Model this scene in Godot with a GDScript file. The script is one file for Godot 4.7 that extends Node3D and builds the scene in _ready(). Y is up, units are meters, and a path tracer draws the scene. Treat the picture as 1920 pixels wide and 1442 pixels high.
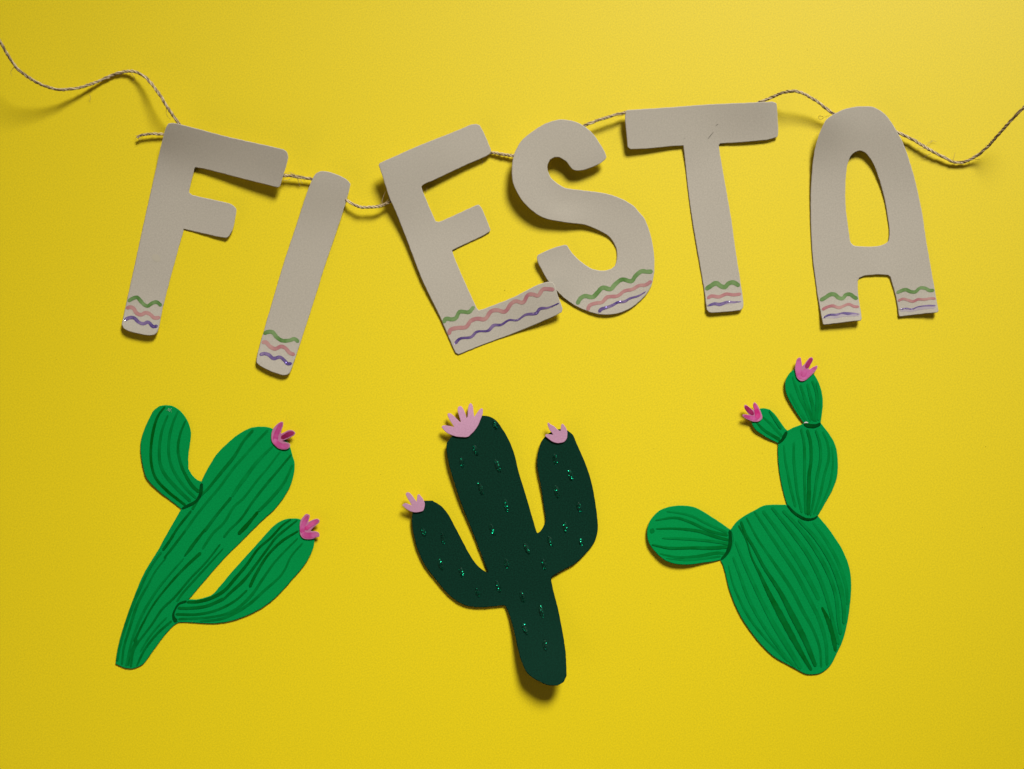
extends Node3D
# A flat lay of paper cut-outs on a yellow sheet, seen from above.
# Outlines are given in twentieths of a hand-drawn plan (one plan unit = 0.25 mm) and are built as
# bent sheets of card with thickness; y is up, the sheet lies at y = 0.

const UNIT := 0.00025            # metres per plan unit
const EYE := 0.75                # height of the camera above the sheet
const MID := Vector2(960, 721)   # plan point under the camera

var rng := RandomNumberGenerator.new()
var wob := FastNoiseLite.new()
var taken := {}

# ------------------------------------------------------------------ small helpers

func at(p: Vector2, h: float) -> Vector3:
	# where a point seen at plan position p really is when it stands h units above the sheet
	var k := UNIT * (1.0 - h * UNIT / EYE)
	return Vector3((p.x - MID.x) * k, h * UNIT, (p.y - MID.y) * k)

func lin(r: float, g: float, b: float) -> Color:
	return Color(r, g, b)

func srgb(r: float, g: float, b: float) -> Color:
	return Color(r, g, b).linear_to_srgb()

func pts(a: Array) -> PackedVector2Array:
	var o := PackedVector2Array()
	for i in range(0, a.size() - 1, 2):
		o.append(Vector2(a[i], a[i + 1]))
	return o

func numbered(called: String) -> String:
	if not taken.has(called):
		taken[called] = 0
		return called
	taken[called] += 1
	return "%s_%03d" % [called, taken[called]]

func thing(called: String, label: String, category: String, where: Vector2, group := "") -> Node3D:
	var o := Node3D.new()
	o.name = numbered(called)
	add_child(o)
	o.position = at(where, 0.0)
	o.set_meta("label", label)
	o.set_meta("category", category)
	if group != "":
		o.set_meta("group", group)
	return o

func part(called: String, st: SurfaceTool, m: Material, parent: Node3D, label := "") -> MeshInstance3D:
	var o := MeshInstance3D.new()
	o.name = called
	o.mesh = st.commit()
	o.material_override = m
	parent.add_child(o, true)
	if label != "":
		o.set_meta("label", label)
	return o

# smooth bending surface through control points (thin plate spline): [x, y, h, ...]
func bend(a: Array) -> Dictionary:
	var n := a.size() / 3
	var c := PackedVector2Array()
	for i in n:
		c.append(Vector2(a[i * 3], a[i * 3 + 1]) / 100.0)
	var size := n + 3
	var m := []
	for i in size:
		var row := PackedFloat64Array()
		row.resize(size + 1)
		m.append(row)
	for i in n:
		for j in n:
			m[i][j] = tps(c[i].distance_squared_to(c[j]))
		m[i][i] += 0.02
		m[i][n] = 1.0
		m[i][n + 1] = c[i].x
		m[i][n + 2] = c[i].y
		m[n][i] = 1.0
		m[n + 1][i] = c[i].x
		m[n + 2][i] = c[i].y
		m[i][size] = a[i * 3 + 2]
	for col in size:
		var best := col
		for r in range(col, size):
			if absf(m[r][col]) > absf(m[best][col]):
				best = r
		var t = m[col]
		m[col] = m[best]
		m[best] = t
		for r in size:
			if r != col:
				var f: float = m[r][col] / m[col][col]
				if f != 0.0:
					for k in range(col, size + 1):
						m[r][k] -= f * m[col][k]
	var w := PackedFloat64Array()
	for i in size:
		w.append(m[i][size] / m[i][i])
	return {"c": c, "w": w}

func tps(d2: float) -> float:
	return 0.0 if d2 < 1e-9 else d2 * log(d2) * 0.5

func lift(b: Dictionary, p: Vector2) -> float:
	var c: PackedVector2Array = b.c
	var w: PackedFloat64Array = b.w
	var q := p / 100.0
	var n := c.size()
	var h := w[n] + w[n + 1] * q.x + w[n + 2] * q.y
	for i in n:
		h += w[i] * tps(c[i].distance_squared_to(q))
	# never below the sheet: soft floor at 1.5 units
	var low: float = b.get("floor", 1.5)
	h = low + (h - low if h - low > 6.0 else log(1.0 + exp((h - low) * 1.2)) / 1.2)
	if b.has("base"):
		# a piece glued on another: rides on it, and lifts with distance from its root
		var d: float = (p - b.root).dot(b.dir)
		var s: float = clampf(d / b.reach, 0.0, 1.3)
		h = lift(b.base, p) + b.gap + b.rise * s * s
	return h

func slope(b: Dictionary, p: Vector2) -> Vector3:
	var e := 1.5
	var h0 := lift(b, p)
	var dx := (lift(b, p + Vector2(e, 0)) - h0) / e
	var dy := (lift(b, p + Vector2(0, e)) - h0) / e
	return Vector3(-dx, 1.0, -dy).normalized()

# Catmull-Rom through the points, keeping sharp corners
func smooth(p: PackedVector2Array, closed: bool, step: float, corner := 0.72) -> PackedVector2Array:
	var n := p.size()
	var o := PackedVector2Array()
	var sharp := []
	for i in n:
		if not closed and (i == 0 or i == n - 1):
			sharp.append(true)
			continue
		var a := (p[i] - p[(i - 1 + n) % n]).normalized()
		var b := (p[(i + 1) % n] - p[i]).normalized()
		sharp.append(closed and a.dot(b) < corner)
	for i in (n if closed else n - 1):
		var p1 := p[i]
		var p2 := p[(i + 1) % n]
		var p0 := p[(i - 1 + n) % n]
		var p3 := p[(i + 2) % n]
		var len := p1.distance_to(p2)
		var t1 := (p2 - p0).normalized() * len
		var t2 := (p3 - p1).normalized() * len
		if sharp[i]:
			t1 = p2 - p1
		if sharp[(i + 1) % n]:
			t2 = p2 - p1
		var k := maxi(1, int(round(len / step)))
		for j in k:
			var t := float(j) / k
			var tt := t * t
			var ttt := tt * t
			o.append(p1 * (2 * ttt - 3 * tt + 1) + t1 * (ttt - 2 * tt + t) + p2 * (-2 * ttt + 3 * tt) + t2 * (ttt - tt))
	if not closed:
		o.append(p[n - 1])
	return o

func inset(p: PackedVector2Array, d: float) -> PackedVector2Array:
	var o := PackedVector2Array()
	var n := p.size()
	var s := -1.0 if Geometry2D.is_polygon_clockwise(p) else 1.0
	for i in n:
		var a := (p[i] - p[(i - 1 + n) % n]).normalized()
		var b := (p[(i + 1) % n] - p[i]).normalized()
		var t := (a + b).normalized()
		var k := 1.0 / maxf(0.6, sqrt(maxf(0.0, (1.0 + a.dot(b)) * 0.5)))
		o.append(p[i] + Vector2(-t.y, t.x) * s * d * k)
	return o

func wobble(p: PackedVector2Array, amount: float) -> PackedVector2Array:
	var o := PackedVector2Array()
	for q in p:
		o.append(q + Vector2(wob.get_noise_2d(q.x * 4.0, q.y * 4.0), wob.get_noise_2d(q.x * 4.0 + 900.0, q.y * 4.0)) * amount)
	return o

func tri(st: SurfaceTool, v: Array, nrm: Array, base: Vector3) -> void:
	for i in [0, 1, 2]:
		st.set_normal(nrm[i])
		st.add_vertex(v[i] - base)

func quad(st: SurfaceTool, a: Vector3, b: Vector3, c: Vector3, d: Vector3, na: Vector3, nb: Vector3, nc: Vector3, nd: Vector3, base: Vector3) -> void:
	tri(st, [a, b, c], [na, nb, nc], base)
	tri(st, [a, c, d], [na, nc, nd], base)

# a bent sheet of card cut along an outline
func sheet(outline: PackedVector2Array, hole: PackedVector2Array, b: Dictionary, base: Vector3, thick := 1.4, bevel := 1.0, cell := 12.0) -> SurfaceTool:
	var st := SurfaceTool.new()
	st.begin(Mesh.PRIMITIVE_TRIANGLES)
	var rim := outline
	var top := inset(rim, bevel)
	var rim_hole := hole
	var top_hole := PackedVector2Array()
	if hole.size():
		top_hole = inset(rim_hole, -bevel)
	var box := Rect2(top[0], Vector2.ZERO)
	for q in rim:
		box = box.expand(q)
	var memo := {}
	for cx in range(floori(box.position.x / cell), ceili(box.end.x / cell)):
		for cy in range(floori(box.position.y / cell), ceili(box.end.y / cell)):
			var o := Vector2(cx, cy) * cell
			var sq := PackedVector2Array([o, o + Vector2(cell, 0), o + Vector2(cell, cell), o + Vector2(0, cell)])
			var pieces := Geometry2D.intersect_polygons(sq, top)
			if hole.size():
				var left := []
				for pc in pieces:
					left.append_array(Geometry2D.clip_polygons(pc, top_hole))
				pieces.assign(left)
			for pc in pieces:
				var ix := Geometry2D.triangulate_polygon(pc)
				for k in range(0, ix.size(), 3):
					var v := []
					var nn := []
					for j in [0, 1, 2]:
						var q: Vector2 = pc[ix[k + j]]
						var key := Vector2i(roundi(q.x * 20.0), roundi(q.y * 20.0))
						if not memo.has(key):
							memo[key] = [at(q, lift(b, q)), slope(b, q)]
						v.append(memo[key][0])
						nn.append(memo[key][1])
					if (v[1] - v[0]).cross(v[2] - v[0]).y > 0.0:
						v = [v[0], v[2], v[1]]
						nn = [nn[0], nn[2], nn[1]]
					tri(st, v, nn, base)
					var dn := Vector3(0, -thick * UNIT, 0)
					tri(st, [v[0] + dn, v[2] + dn, v[1] + dn], [-nn[0], -nn[2], -nn[1]], base)
	edge(st, rim, top, b, base, thick, bevel)
	if hole.size():
		edge(st, rim_hole, top_hole, b, base, thick, bevel)
	return st

func edge(st: SurfaceTool, rim: PackedVector2Array, top: PackedVector2Array, b: Dictionary, base: Vector3, thick: float, bevel: float) -> void:
	var n := rim.size()
	var ring := []
	for i in n:
		var h := lift(b, rim[i])
		var ht := lift(b, top[i])
		var out2 := (rim[i] - top[i]).normalized()
		var out := Vector3(out2.x, 0, out2.y)
		ring.append([at(top[i], ht), at(rim[i], h - bevel * 0.5), at(rim[i], h - thick * 0.8), at(top[i], ht - thick), (out + Vector3.UP * 1.1).normalized(), out])
	for i in n:
		var a = ring[i]
		var c = ring[(i + 1) % n]
		for k in [0, 1, 2]:
			var na: Vector3 = [a[4], a[5], (a[5] - Vector3.UP).normalized()][k]
			var nc: Vector3 = [c[4], c[5], (c[5] - Vector3.UP).normalized()][k]
			var p: Vector3 = a[k]
			var q: Vector3 = c[k]
			var r: Vector3 = c[k + 1]
			var s: Vector3 = a[k + 1]
			if (q - p).cross(r - p).dot(na) > 0.0:
				quad(st, p, s, r, q, na, na, nc, nc, base)
			else:
				quad(st, p, q, r, s, na, nc, nc, na, base)

# a stroke of ink that follows the sheet; tone(t, across) gives its colour (linear)
func stroke(path: PackedVector2Array, widths: Array, b: Dictionary, base: Vector3, over: float, pale: Color, deep: Color, seed_at: float, contrast := 1.0) -> SurfaceTool:
	var st := SurfaceTool.new()
	st.begin(Mesh.PRIMITIVE_TRIANGLES)
	var p := smooth(path, false, 2.5)
	var n := p.size()
	var along := PackedFloat32Array([0.0])
	for i in range(1, n):
		along.append(along[i - 1] + p[i].distance_to(p[i - 1]))
	var total := along[n - 1]
	var cols := [-1.0, -0.55, 0.0, 0.55, 1.0]
	var rows := []
	for i in n:
		var t := (p[mini(i + 1, n - 1)] - p[maxi(i - 1, 0)]).normalized()
		var side := Vector2(-t.y, t.x)
		var f := along[i] / total * (widths.size() - 1)
		var k := mini(int(f), widths.size() - 2)
		var half: float = lerpf(widths[k], widths[k + 1], f - k) * 0.5 if widths.size() > 1 else widths[0] * 0.5
		half *= 1.0 + 0.12 * wob.get_noise_2d(along[i] * 5.0, seed_at * 31.0)
		var e := minf(along[i], total - along[i])
		var cap := maxf(half, 0.5)
		if e < cap:
			half *= maxf(0.25, sqrt(maxf(0.0, 1.0 - (1.0 - e / cap) * (1.0 - e / cap))))
		# how tightly it turns here, so that the inside of a bend does not fold over
		var bow := 0.0
		if i > 1 and i < n - 2:
			var u := (p[i] - p[i - 2]).normalized()
			var v := (p[i + 2] - p[i]).normalized()
			bow = u.cross(v) / maxf(0.1, (along[i + 2] - along[i - 2]) * 0.5)
		var row := []
		for c in cols:
			var off: float = half * c
			if bow * c > 0.0 and absf(bow) > 1e-4:
				off = clampf(off, -0.85 / absf(bow), 0.85 / absf(bow))
			var q := p[i] + side * off
			var m := 0.5 + 0.75 * wob.get_noise_2d(along[i] * 1.3 + 50.0 * seed_at, seed_at * 77.0) * contrast
			m += 0.25 * wob.get_noise_2d(q.x * 9.0, q.y * 9.0) * contrast
			m += 0.16 * (absf(c) - 0.5)
			row.append([at(q, lift(b, q) + over), slope(b, q), pale.lerp(deep, clampf(m, 0.0, 1.0))])
		rows.append(row)
	for i in n - 1:
		for c in cols.size() - 1:
			var a = rows[i][c]
			var d = rows[i][c + 1]
			var e2 = rows[i + 1][c + 1]
			var g = rows[i + 1][c]
			for t3 in [[a, d, e2], [a, e2, g]]:
				var w: Array = t3
				if (w[1][0] - w[0][0]).cross(w[2][0] - w[0][0]).y > 0.0:
					w = [w[0], w[2], w[1]]
				for x in w:
					st.set_color(x[2])
					st.set_normal(x[1])
					st.add_vertex(x[0] - base)
	return st

func tube(st: SurfaceTool, path: PackedVector3Array, radii: PackedFloat32Array, sides: int, base: Vector3, tones: PackedColorArray) -> void:
	var n := path.size()
	var rings := []
	for i in n:
		var t := (path[mini(i + 1, n - 1)] - path[maxi(i - 1, 0)]).normalized()
		var u := t.cross(Vector3.UP)
		if u.length() < 0.01:
			u = Vector3.RIGHT
		u = u.normalized()
		var v := u.cross(t).normalized()
		var ring := []
		for k in sides:
			var a := TAU * k / sides
			var d := u * cos(a) + v * sin(a)
			ring.append([path[i] + d * radii[i], d])
		rings.append(ring)
	for i in n - 1:
		for k in sides:
			var a = rings[i][k]
			var b = rings[i][(k + 1) % sides]
			var c = rings[i + 1][(k + 1) % sides]
			var d = rings[i + 1][k]
			for w in [[a, b, c, i, i, i + 1], [a, c, d, i, i + 1, i + 1]]:
				var o: Array = [0, 1, 2]
				var nn: Vector3 = w[0][1]
				if (w[1][0] - w[0][0]).cross(w[2][0] - w[0][0]).dot(nn) > 0.0:
					o = [0, 2, 1]
				for x in o:
					st.set_color(tones[w[3 + x]])
					st.set_normal(w[x][1])
					st.add_vertex(w[x][0] - base)

# ------------------------------------------------------------------ materials

func grain(freq: float, low: float, octaves: int, seed_n: int, size := 1024) -> NoiseTexture2D:
	var f := FastNoiseLite.new()
	f.seed = seed_n
	f.noise_type = FastNoiseLite.TYPE_SIMPLEX_SMOOTH
	f.frequency = freq
	f.fractal_octaves = octaves
	f.fractal_gain = 0.62
	var g := Gradient.new()
	g.set_color(0, Color(low, low, low))
	g.set_color(1, Color(1, 1, 1))
	var t := NoiseTexture2D.new()
	t.width = size
	t.height = size
	t.seamless = true
	t.noise = f
	t.color_ramp = g
	return t

func card_stock(c: Color, rough: float, shine: float, tone: Texture2D, relief: Texture2D, relief_cm: float) -> StandardMaterial3D:
	var m := StandardMaterial3D.new()
	m.albedo_color = c
	m.albedo_texture = tone
	m.uv1_triplanar = true
	m.uv1_world_triplanar = true
	m.uv1_scale = Vector3(9.0, 9.0, 9.0)
	m.uv1_offset = Vector3(0.37, 0.11, 0.71)
	m.roughness = rough
	m.metallic_specular = shine
	m.heightmap_enabled = true
	m.heightmap_texture = relief
	m.heightmap_scale = relief_cm
	return m

func ink(rough: float, shine: float) -> StandardMaterial3D:
	var m := StandardMaterial3D.new()
	m.vertex_color_use_as_albedo = true
	m.roughness = rough
	m.metallic_specular = shine
	return m

# ------------------------------------------------------------------ the scene

func _ready() -> void:
	rng.seed = 20240505
	wob.seed = 11
	wob.frequency = 0.02
	wob.fractal_octaves = 3

	var cam := Camera3D.new()
	cam.name = "camera"
	cam.position = Vector3(0, EYE, 0)
	cam.rotation_degrees = Vector3(-90, 0, 0)
	cam.fov = rad_to_deg(2.0 * atan(1442.0 * UNIT * 0.5 / EYE))
	cam.near = 0.02
	cam.far = 20.0
	add_child(cam)
	cam.current = true

	var env := Environment.new()
	env.background_mode = Environment.BG_COLOR
	env.background_color = srgb(0.04, 0.036, 0.03)
	env.tonemap_mode = Environment.TONE_MAPPER_LINEAR
	env.tonemap_exposure = 1.0
	env.sdfgi_enabled = true
	env.ssao_enabled = true
	env.ssil_enabled = true
	var we := WorldEnvironment.new()
	we.name = "environment"
	we.environment = env
	add_child(we)

	# the lamp that lights the table, up and to the right of the picture
	var lamp := SpotLight3D.new()
	lamp.name = "key_lamp"
	lamp.light_size = 0.54
	lamp.spot_angle = 13.4
	lamp.spot_angle_attenuation = 1.0
	lamp.spot_range = 6.0
	lamp.spot_attenuation = 2.0
	lamp.light_energy = 18.9
	lamp.light_color = Color(1.0, 0.99, 0.97)
	lamp.shadow_enabled = true
	add_child(lamp)
	lamp.look_at_from_position(Vector3(0.87, 1.95, -2.03), Vector3(0.04, 0, 0.03), Vector3.UP)

	# weak fill added on the other side to soften the shadows, no real source
	var room := AreaLight3D.new()
	room.name = "added_fill_light"
	room.area_size = Vector2(1.6, 1.1)
	room.area_normalize_energy = false
	room.light_energy = 0.6
	room.light_color = Color(1.0, 0.9, 0.78)
	room.shadow_enabled = true
	add_child(room)
	room.look_at_from_position(Vector3(-1.8, 0.85, 1.2), Vector3.ZERO, Vector3.UP)

	var felt := grain(0.11, 0.885, 4, 3)
	var felt_up := grain(0.1, 0.0, 4, 8)
	var rough_felt := grain(0.12, 0.62, 4, 21)
	var yellow := card_stock(srgb(0.85, 0.66, 0.0002), 0.40, 0.66, felt, felt_up, 0.0012)
	var grey := card_stock(srgb(0.462, 0.42, 0.348), 0.8, 0.3, felt, felt_up, 0.0018)
	var green := card_stock(srgb(0.0008, 0.268, 0.06), 0.85, 0.12, felt, felt_up, 0.004)
	var dark := card_stock(srgb(0.003, 0.041, 0.023), 0.85, 0.2, rough_felt, felt_up, 0.004)
	var pale_pink := card_stock(srgb(0.55, 0.29, 0.42), 0.8, 0.3, felt, felt_up, 0.003)
	var pink_core := card_stock(srgb(0.54, 0.175, 0.33), 0.7, 0.3, felt, felt_up, 0.003)
	var matt_ink := ink(0.8, 0.12)
	var wet_ink := ink(0.45, 0.3)
	var glint := StandardMaterial3D.new()
	glint.vertex_color_use_as_albedo = true
	glint.metallic = 1.0
	glint.roughness = 0.32
	var fibre := ink(0.9, 0.2)

	backdrop(yellow)
	letters(grey, matt_ink, wet_ink, glint)
	green_cactus(green, matt_ink, pink_core, wet_ink)
	dark_cactus(dark, pale_pink, glint)
	prickly_pear(green, matt_ink, pink_core, wet_ink)
	twine(fibre)

func backdrop(m: Material) -> void:
	var st := SurfaceTool.new()
	st.begin(Mesh.PRIMITIVE_TRIANGLES)
	var x := 0.42
	var z := 0.34
	var up := Vector3.UP
	quad(st, Vector3(-x, 0, -z), Vector3(x, 0, -z), Vector3(x, 0, z), Vector3(-x, 0, z), up, up, up, up, Vector3.ZERO)
	quad(st, Vector3(-x, -0.0004, -z), Vector3(-x, -0.0004, z), Vector3(x, -0.0004, z), Vector3(x, -0.0004, -z), -up, -up, -up, -up, Vector3.ZERO)
	var o := part("backdrop", st, m, self)
	o.set_meta("kind", "structure")
	o.set_meta("label", "plain yellow paper sheet lying under all the cut-outs")
	# stray lint and flecks on the paper, too small to pick apart
	var fl := SurfaceTool.new()
	fl.begin(Mesh.PRIMITIVE_TRIANGLES)
	var spots := [1314, 552, 951, 133, 742, 262, 741, 274, 462, 470, 428, 548, 1420, 356, 1246, 943, 1262, 924, 1450, 884, 1510, 300, 1346, 1196, 1430, 850]
	for i in 60:
		var c := Vector2(rng.randf_range(10, 1910), rng.randf_range(10, 1430))
		if i * 2 + 1 < spots.size():
			c = Vector2(spots[i * 2], spots[i * 2 + 1])
		var r := rng.randf_range(0.5, 1.0)
		var s0 := at(c, 0.25)
		var along := Vector2.from_angle(rng.randf() * TAU) * r * rng.randf_range(1.0, 2.2)
		var e0 := at(c + along, 0.25)
		var dk: Color = [lin(0.16, 0.10, 0.01), lin(0.3, 0.2, 0.01), lin(0.4, 0.28, 0.02)][i % 3]
		tube(fl, PackedVector3Array([s0, (s0 + e0) * 0.5, e0]), PackedFloat32Array([0.25 * UNIT, 0.4 * r * UNIT, 0.2 * UNIT]), 5, Vector3.ZERO, PackedColorArray([dk, dk, dk]))
	var f := part("paper_fleck", fl, ink(0.9, 0.2), o)
	f.set_meta("kind", "stuff")

# ------------------------------------------------------------------ the banner letters

func letters(grey: Material, matt: Material, wet: Material, glint: Material) -> void:
	var f_line := [311.5, 238.5, 315.6, 231.5, 325, 230.5, 335.4, 232.3, 430, 257, 531, 280, 537.5, 284.4, 540, 291, 539.6, 300, 531, 329, 525, 349, 521, 351.7, 516.7, 350.8, 450, 334, 387.5, 317.7, 366.7, 314, 364.6, 316, 355, 356, 354.6, 361, 360.4, 365.6, 429, 381, 437.5, 385.4, 443, 391.7, 442.7, 400, 436.5, 429, 429, 442.7, 424, 446.5, 414.6, 445.4, 344.8, 429.8, 333, 471, 306, 573.7, 298, 613, 294.8, 622.7, 289.6, 628, 281, 629.4, 262.5, 626.5, 239.6, 620.6, 231, 615.4, 228, 608, 231, 594.6, 239.6, 555, 252, 499, 274, 398, 289.6, 329, 304, 264.6]
	var f_bend := [312, 233, 36, 340, 236, 34, 300, 290, 13, 420, 256, 30, 535, 285, 38, 522, 350, 22, 440, 332, 15, 367, 316, 9, 285, 370, 3, 350, 390, 3, 438, 430, 9, 345, 430, 2, 270, 470, 2, 310, 500, 2, 245, 560, 4, 236, 578, 4, 302, 578, 4, 230, 612, 12, 290, 625, 12]
	var f_waves := [
		["green_wave", 6.5, [239.5, 565.5, 248, 560, 257, 557.5, 262.5, 563, 270, 571, 277, 573.75, 285, 568.5, 293.75, 566.5, 303, 574]],
		["pink_wave", 6.0, [236.5, 579, 242.7, 576, 250, 578, 256, 587, 264.6, 590, 273, 586.3, 281, 589, 289.6, 596, 300.5, 594.6]],
		["purple_wave", 6.0, [233, 600.5, 241.7, 596, 251, 596, 260, 604, 268.75, 607, 278, 604, 286.5, 612, 296, 611]]]
	var f := letter("F", "card letter F, its right arms free, first of the word on the twine", f_line, [], f_bend, f_waves, Vector2(300, 420), grey, matt, wet, glint)

	var fb := bend(f_bend)
	part("smudge", stroke(pts([286, 478, 292, 483, 299, 490]), [8.0, 14.0, 9.0], fb, f.position, 0.25, lin(0.425, 0.387, 0.307), lin(0.41, 0.372, 0.295), 5.0), matt, f)

	var i_line := [600.6, 321, 610, 321, 624, 324.4, 644.4, 333, 653.75, 340, 657, 345, 656, 351, 649, 377.5, 632, 430.6, 603.5, 515, 600, 528, 566.7, 632, 552, 676, 543.75, 698.75, 538.5, 703, 531, 704, 508, 696.7, 487.5, 686, 481, 680, 481, 671.7, 489.6, 638, 512.5, 559, 533, 490, 553, 430, 577, 357, 586.6, 334, 592.5, 325]
	var i_bend := [620, 322, 20, 585, 340, 18, 655, 350, 18, 560, 410, 8, 638, 410, 9, 530, 500, 4, 600, 520, 4, 505, 590, 3, 578, 590, 3, 493, 645, 4, 562, 655, 4, 482, 678, 9, 540, 700, 9]
	var i_waves := [
		["green_wave", 7.0, [494, 626.5, 500, 623, 510.4, 622.7, 518.75, 632, 529, 638.6, 543.75, 638, 552, 635.4, 560.5, 642]],
		["pink_wave", 6.0, [490.5, 643, 498, 641.5, 506, 649.5, 515.6, 654, 527, 649.5, 535.4, 653, 543.75, 662, 553, 665]],
		["purple_wave", 6.0, [486.5, 665.4, 495.8, 663, 504, 665.4, 512.5, 672, 525, 669.6, 533, 675.6, 539.6, 682, 547.5, 681]]]
	letter("I", "plain tilted bar of card, the letter I between the F and the E", i_line, [], i_bend, i_waves, Vector2(570, 510), grey, matt, wet, glint)

	var e_line := [710, 310, 712, 306, 718, 303, 787, 272.5, 862, 242.8, 883.75, 233.5, 893, 232.3, 899.4, 235, 905.6, 246, 918, 274, 921, 283.4, 919, 288, 908.75, 294.4, 877.5, 307.7, 815, 337, 793, 346.7, 790, 350, 793, 360, 807, 393, 816.6, 414.7, 822.8, 416, 830.6, 413, 862, 399, 891.6, 385.4, 898, 384, 901, 387, 907.5, 400, 919.7, 431, 917.8, 434.7, 905.6, 442, 847.5, 469.4, 851, 480.6, 870, 525.6, 894.4, 578, 898, 581.5, 907.5, 579, 963.75, 556.6, 1007, 534.5, 1027.5, 528.4, 1035, 529, 1039.7, 534, 1046, 553.75, 1054.7, 578, 1052.8, 585.6, 1038.75, 593, 963.75, 625, 907.5, 645.6, 866, 662.5, 859.7, 665, 854, 661.6, 849, 651, 825, 595, 791, 523.75, 758, 437.5, 742, 397.5, 729, 368, 716.6, 328.75]
	var e_bend := [712, 308, 36, 735, 375, 24, 755, 430, 14, 790, 523, 9, 825, 595, 5, 855, 660, 3, 800, 348, 16, 850, 300, 16, 890, 235, 15, 918, 285, 12, 830, 415, 6, 915, 432, 4, 850, 470, 4, 895, 580, 3, 910, 640, 2, 965, 620, 4, 1030, 530, 17, 1053, 582, 17]
	var e_waves := [
		["green_wave", 7.0, [831.5, 606, 836, 598, 847.5, 598.75, 855, 596, 861.6, 584.75, 870, 584.7, 879.4, 585, 886.9, 577, 890, 575]],
		["pink_wave", 6.2, [842, 628, 844.7, 618.5, 858.75, 614.7, 873.75, 613, 883, 601.6, 894.4, 597.5, 909.4, 598, 920.6, 584, 932, 581.4, 946.9, 584, 958, 569.75, 967.5, 564.5, 980.6, 567, 990, 553, 999.4, 552, 1008.75, 554, 1018, 542.6, 1027.5, 541.8, 1039.6, 543.2]],
		["purple_wave", 5.0, [853, 644.7, 862.5, 635, 883, 632, 894.4, 622, 915, 620, 926, 610, 939.4, 609, 954.4, 600.2, 969.4, 600.4, 986, 590, 1005, 587.5, 1012.5, 579, 1027.5, 577, 1048.5, 568.3], [6.0, 4.5, 5.5, 3.5, 6.5, 4.5, 3.5, 3.5, 5.5, 6.0, 3.0, 2.2]]]
	letter("E", "card letter E leaning left, its foot lapping over the S", e_line, [], e_bend, e_waves, Vector2(840, 470), grey, matt, wet, glint)

	var s_line := [1055, 224, 1040, 225.8, 1020, 233, 998, 246.7, 980, 261.7, 970, 276, 963, 293, 960, 313, 960.3, 335, 965, 351.7, 978, 375, 1001.7, 398.5, 1023, 410, 1056.7, 416.7, 1097, 422, 1111, 427, 1127, 434.5, 1140.4, 442.5, 1149, 452.7, 1155.7, 467.3, 1157, 477.5, 1155.7, 490.6, 1152.8, 498.6, 1146, 504.5, 1133, 507.4, 1120, 506.7, 1108, 503, 1091, 492, 1074.8, 476.8, 1063, 460, 1058.75, 459, 1048.5, 461.5, 1028, 468.75, 1008.4, 478, 1006.7, 482.6, 1008.4, 492, 1015, 505, 1026.7, 525.6, 1042.7, 544.6, 1060, 561, 1080.6, 574.5, 1104, 584.7, 1120, 589, 1137.5, 590.5, 1155, 588.6, 1176.9, 581, 1195.8, 568, 1213, 550.4, 1222, 534, 1226.2, 514, 1227, 492, 1225, 465.8, 1219, 437.5, 1208.5, 410, 1198, 397.5, 1186.7, 385, 1163, 371.7, 1136.7, 363, 1098, 357.5, 1063, 353, 1046.7, 345, 1033, 333, 1026.7, 320, 1026.7, 310, 1031.7, 299, 1040, 295, 1048, 295, 1060, 301.7, 1066.7, 310, 1073, 317.5, 1080, 320, 1090, 319.7, 1106.7, 315, 1123, 307.5, 1135, 299, 1137, 294, 1133, 283, 1123, 266.7, 1110, 249, 1093, 235, 1075, 227]
	var s_bend := [1055, 224, 28, 1100, 242, 26, 1136, 295, 21, 1085, 318, 21, 1035, 298, 25, 965, 290, 30, 960, 340, 30, 1000, 398, 24, 1055, 385, 16, 1060, 415, 17, 1110, 380, 11, 1100, 422, 10, 1170, 400, 6, 1142, 442, 5, 1157, 480, 2, 1220, 450, 3, 1190, 500, 2, 1226, 510, 4, 1110, 530, 3, 1060, 462, 10, 1008, 485, 13, 1060, 561, 5, 1137, 590, 7, 1200, 563, 4, 1040, 540, 8.5]
	var s_waves := [
		["green_wave", 7.5, [1081.8, 571, 1088, 560, 1096.7, 555, 1111, 557, 1120, 549, 1130, 539.5, 1144.8, 542, 1153.5, 533, 1166.7, 524, 1184, 527, 1191.5, 517.5, 1203, 508.7, 1213, 509.4, 1224.3, 509]],
		["pink_wave", 5.6, [1102, 582.5, 1105.4, 573, 1117, 568.4, 1128.75, 566.5, 1139, 557, 1158, 554.8, 1171, 545.6, 1185.6, 542.4, 1198.75, 535.2, 1210.4, 534.2, 1222, 526.6]],
		["purple_wave", 5.0, [1123, 586, 1127, 580, 1139, 576, 1149, 572, 1158, 567, 1171, 565.4, 1181, 559.6, 1197, 554.8, 1211, 546.6], [6.5, 6.0, 5.0, 4.5, 5.0, 4.0, 3.0, 2.2]]]
	letter("S", "curved card letter S tucked under the foot of the E", s_line, [], s_bend, s_waves, Vector2(1100, 420), grey, matt, wet, glint)

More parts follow.
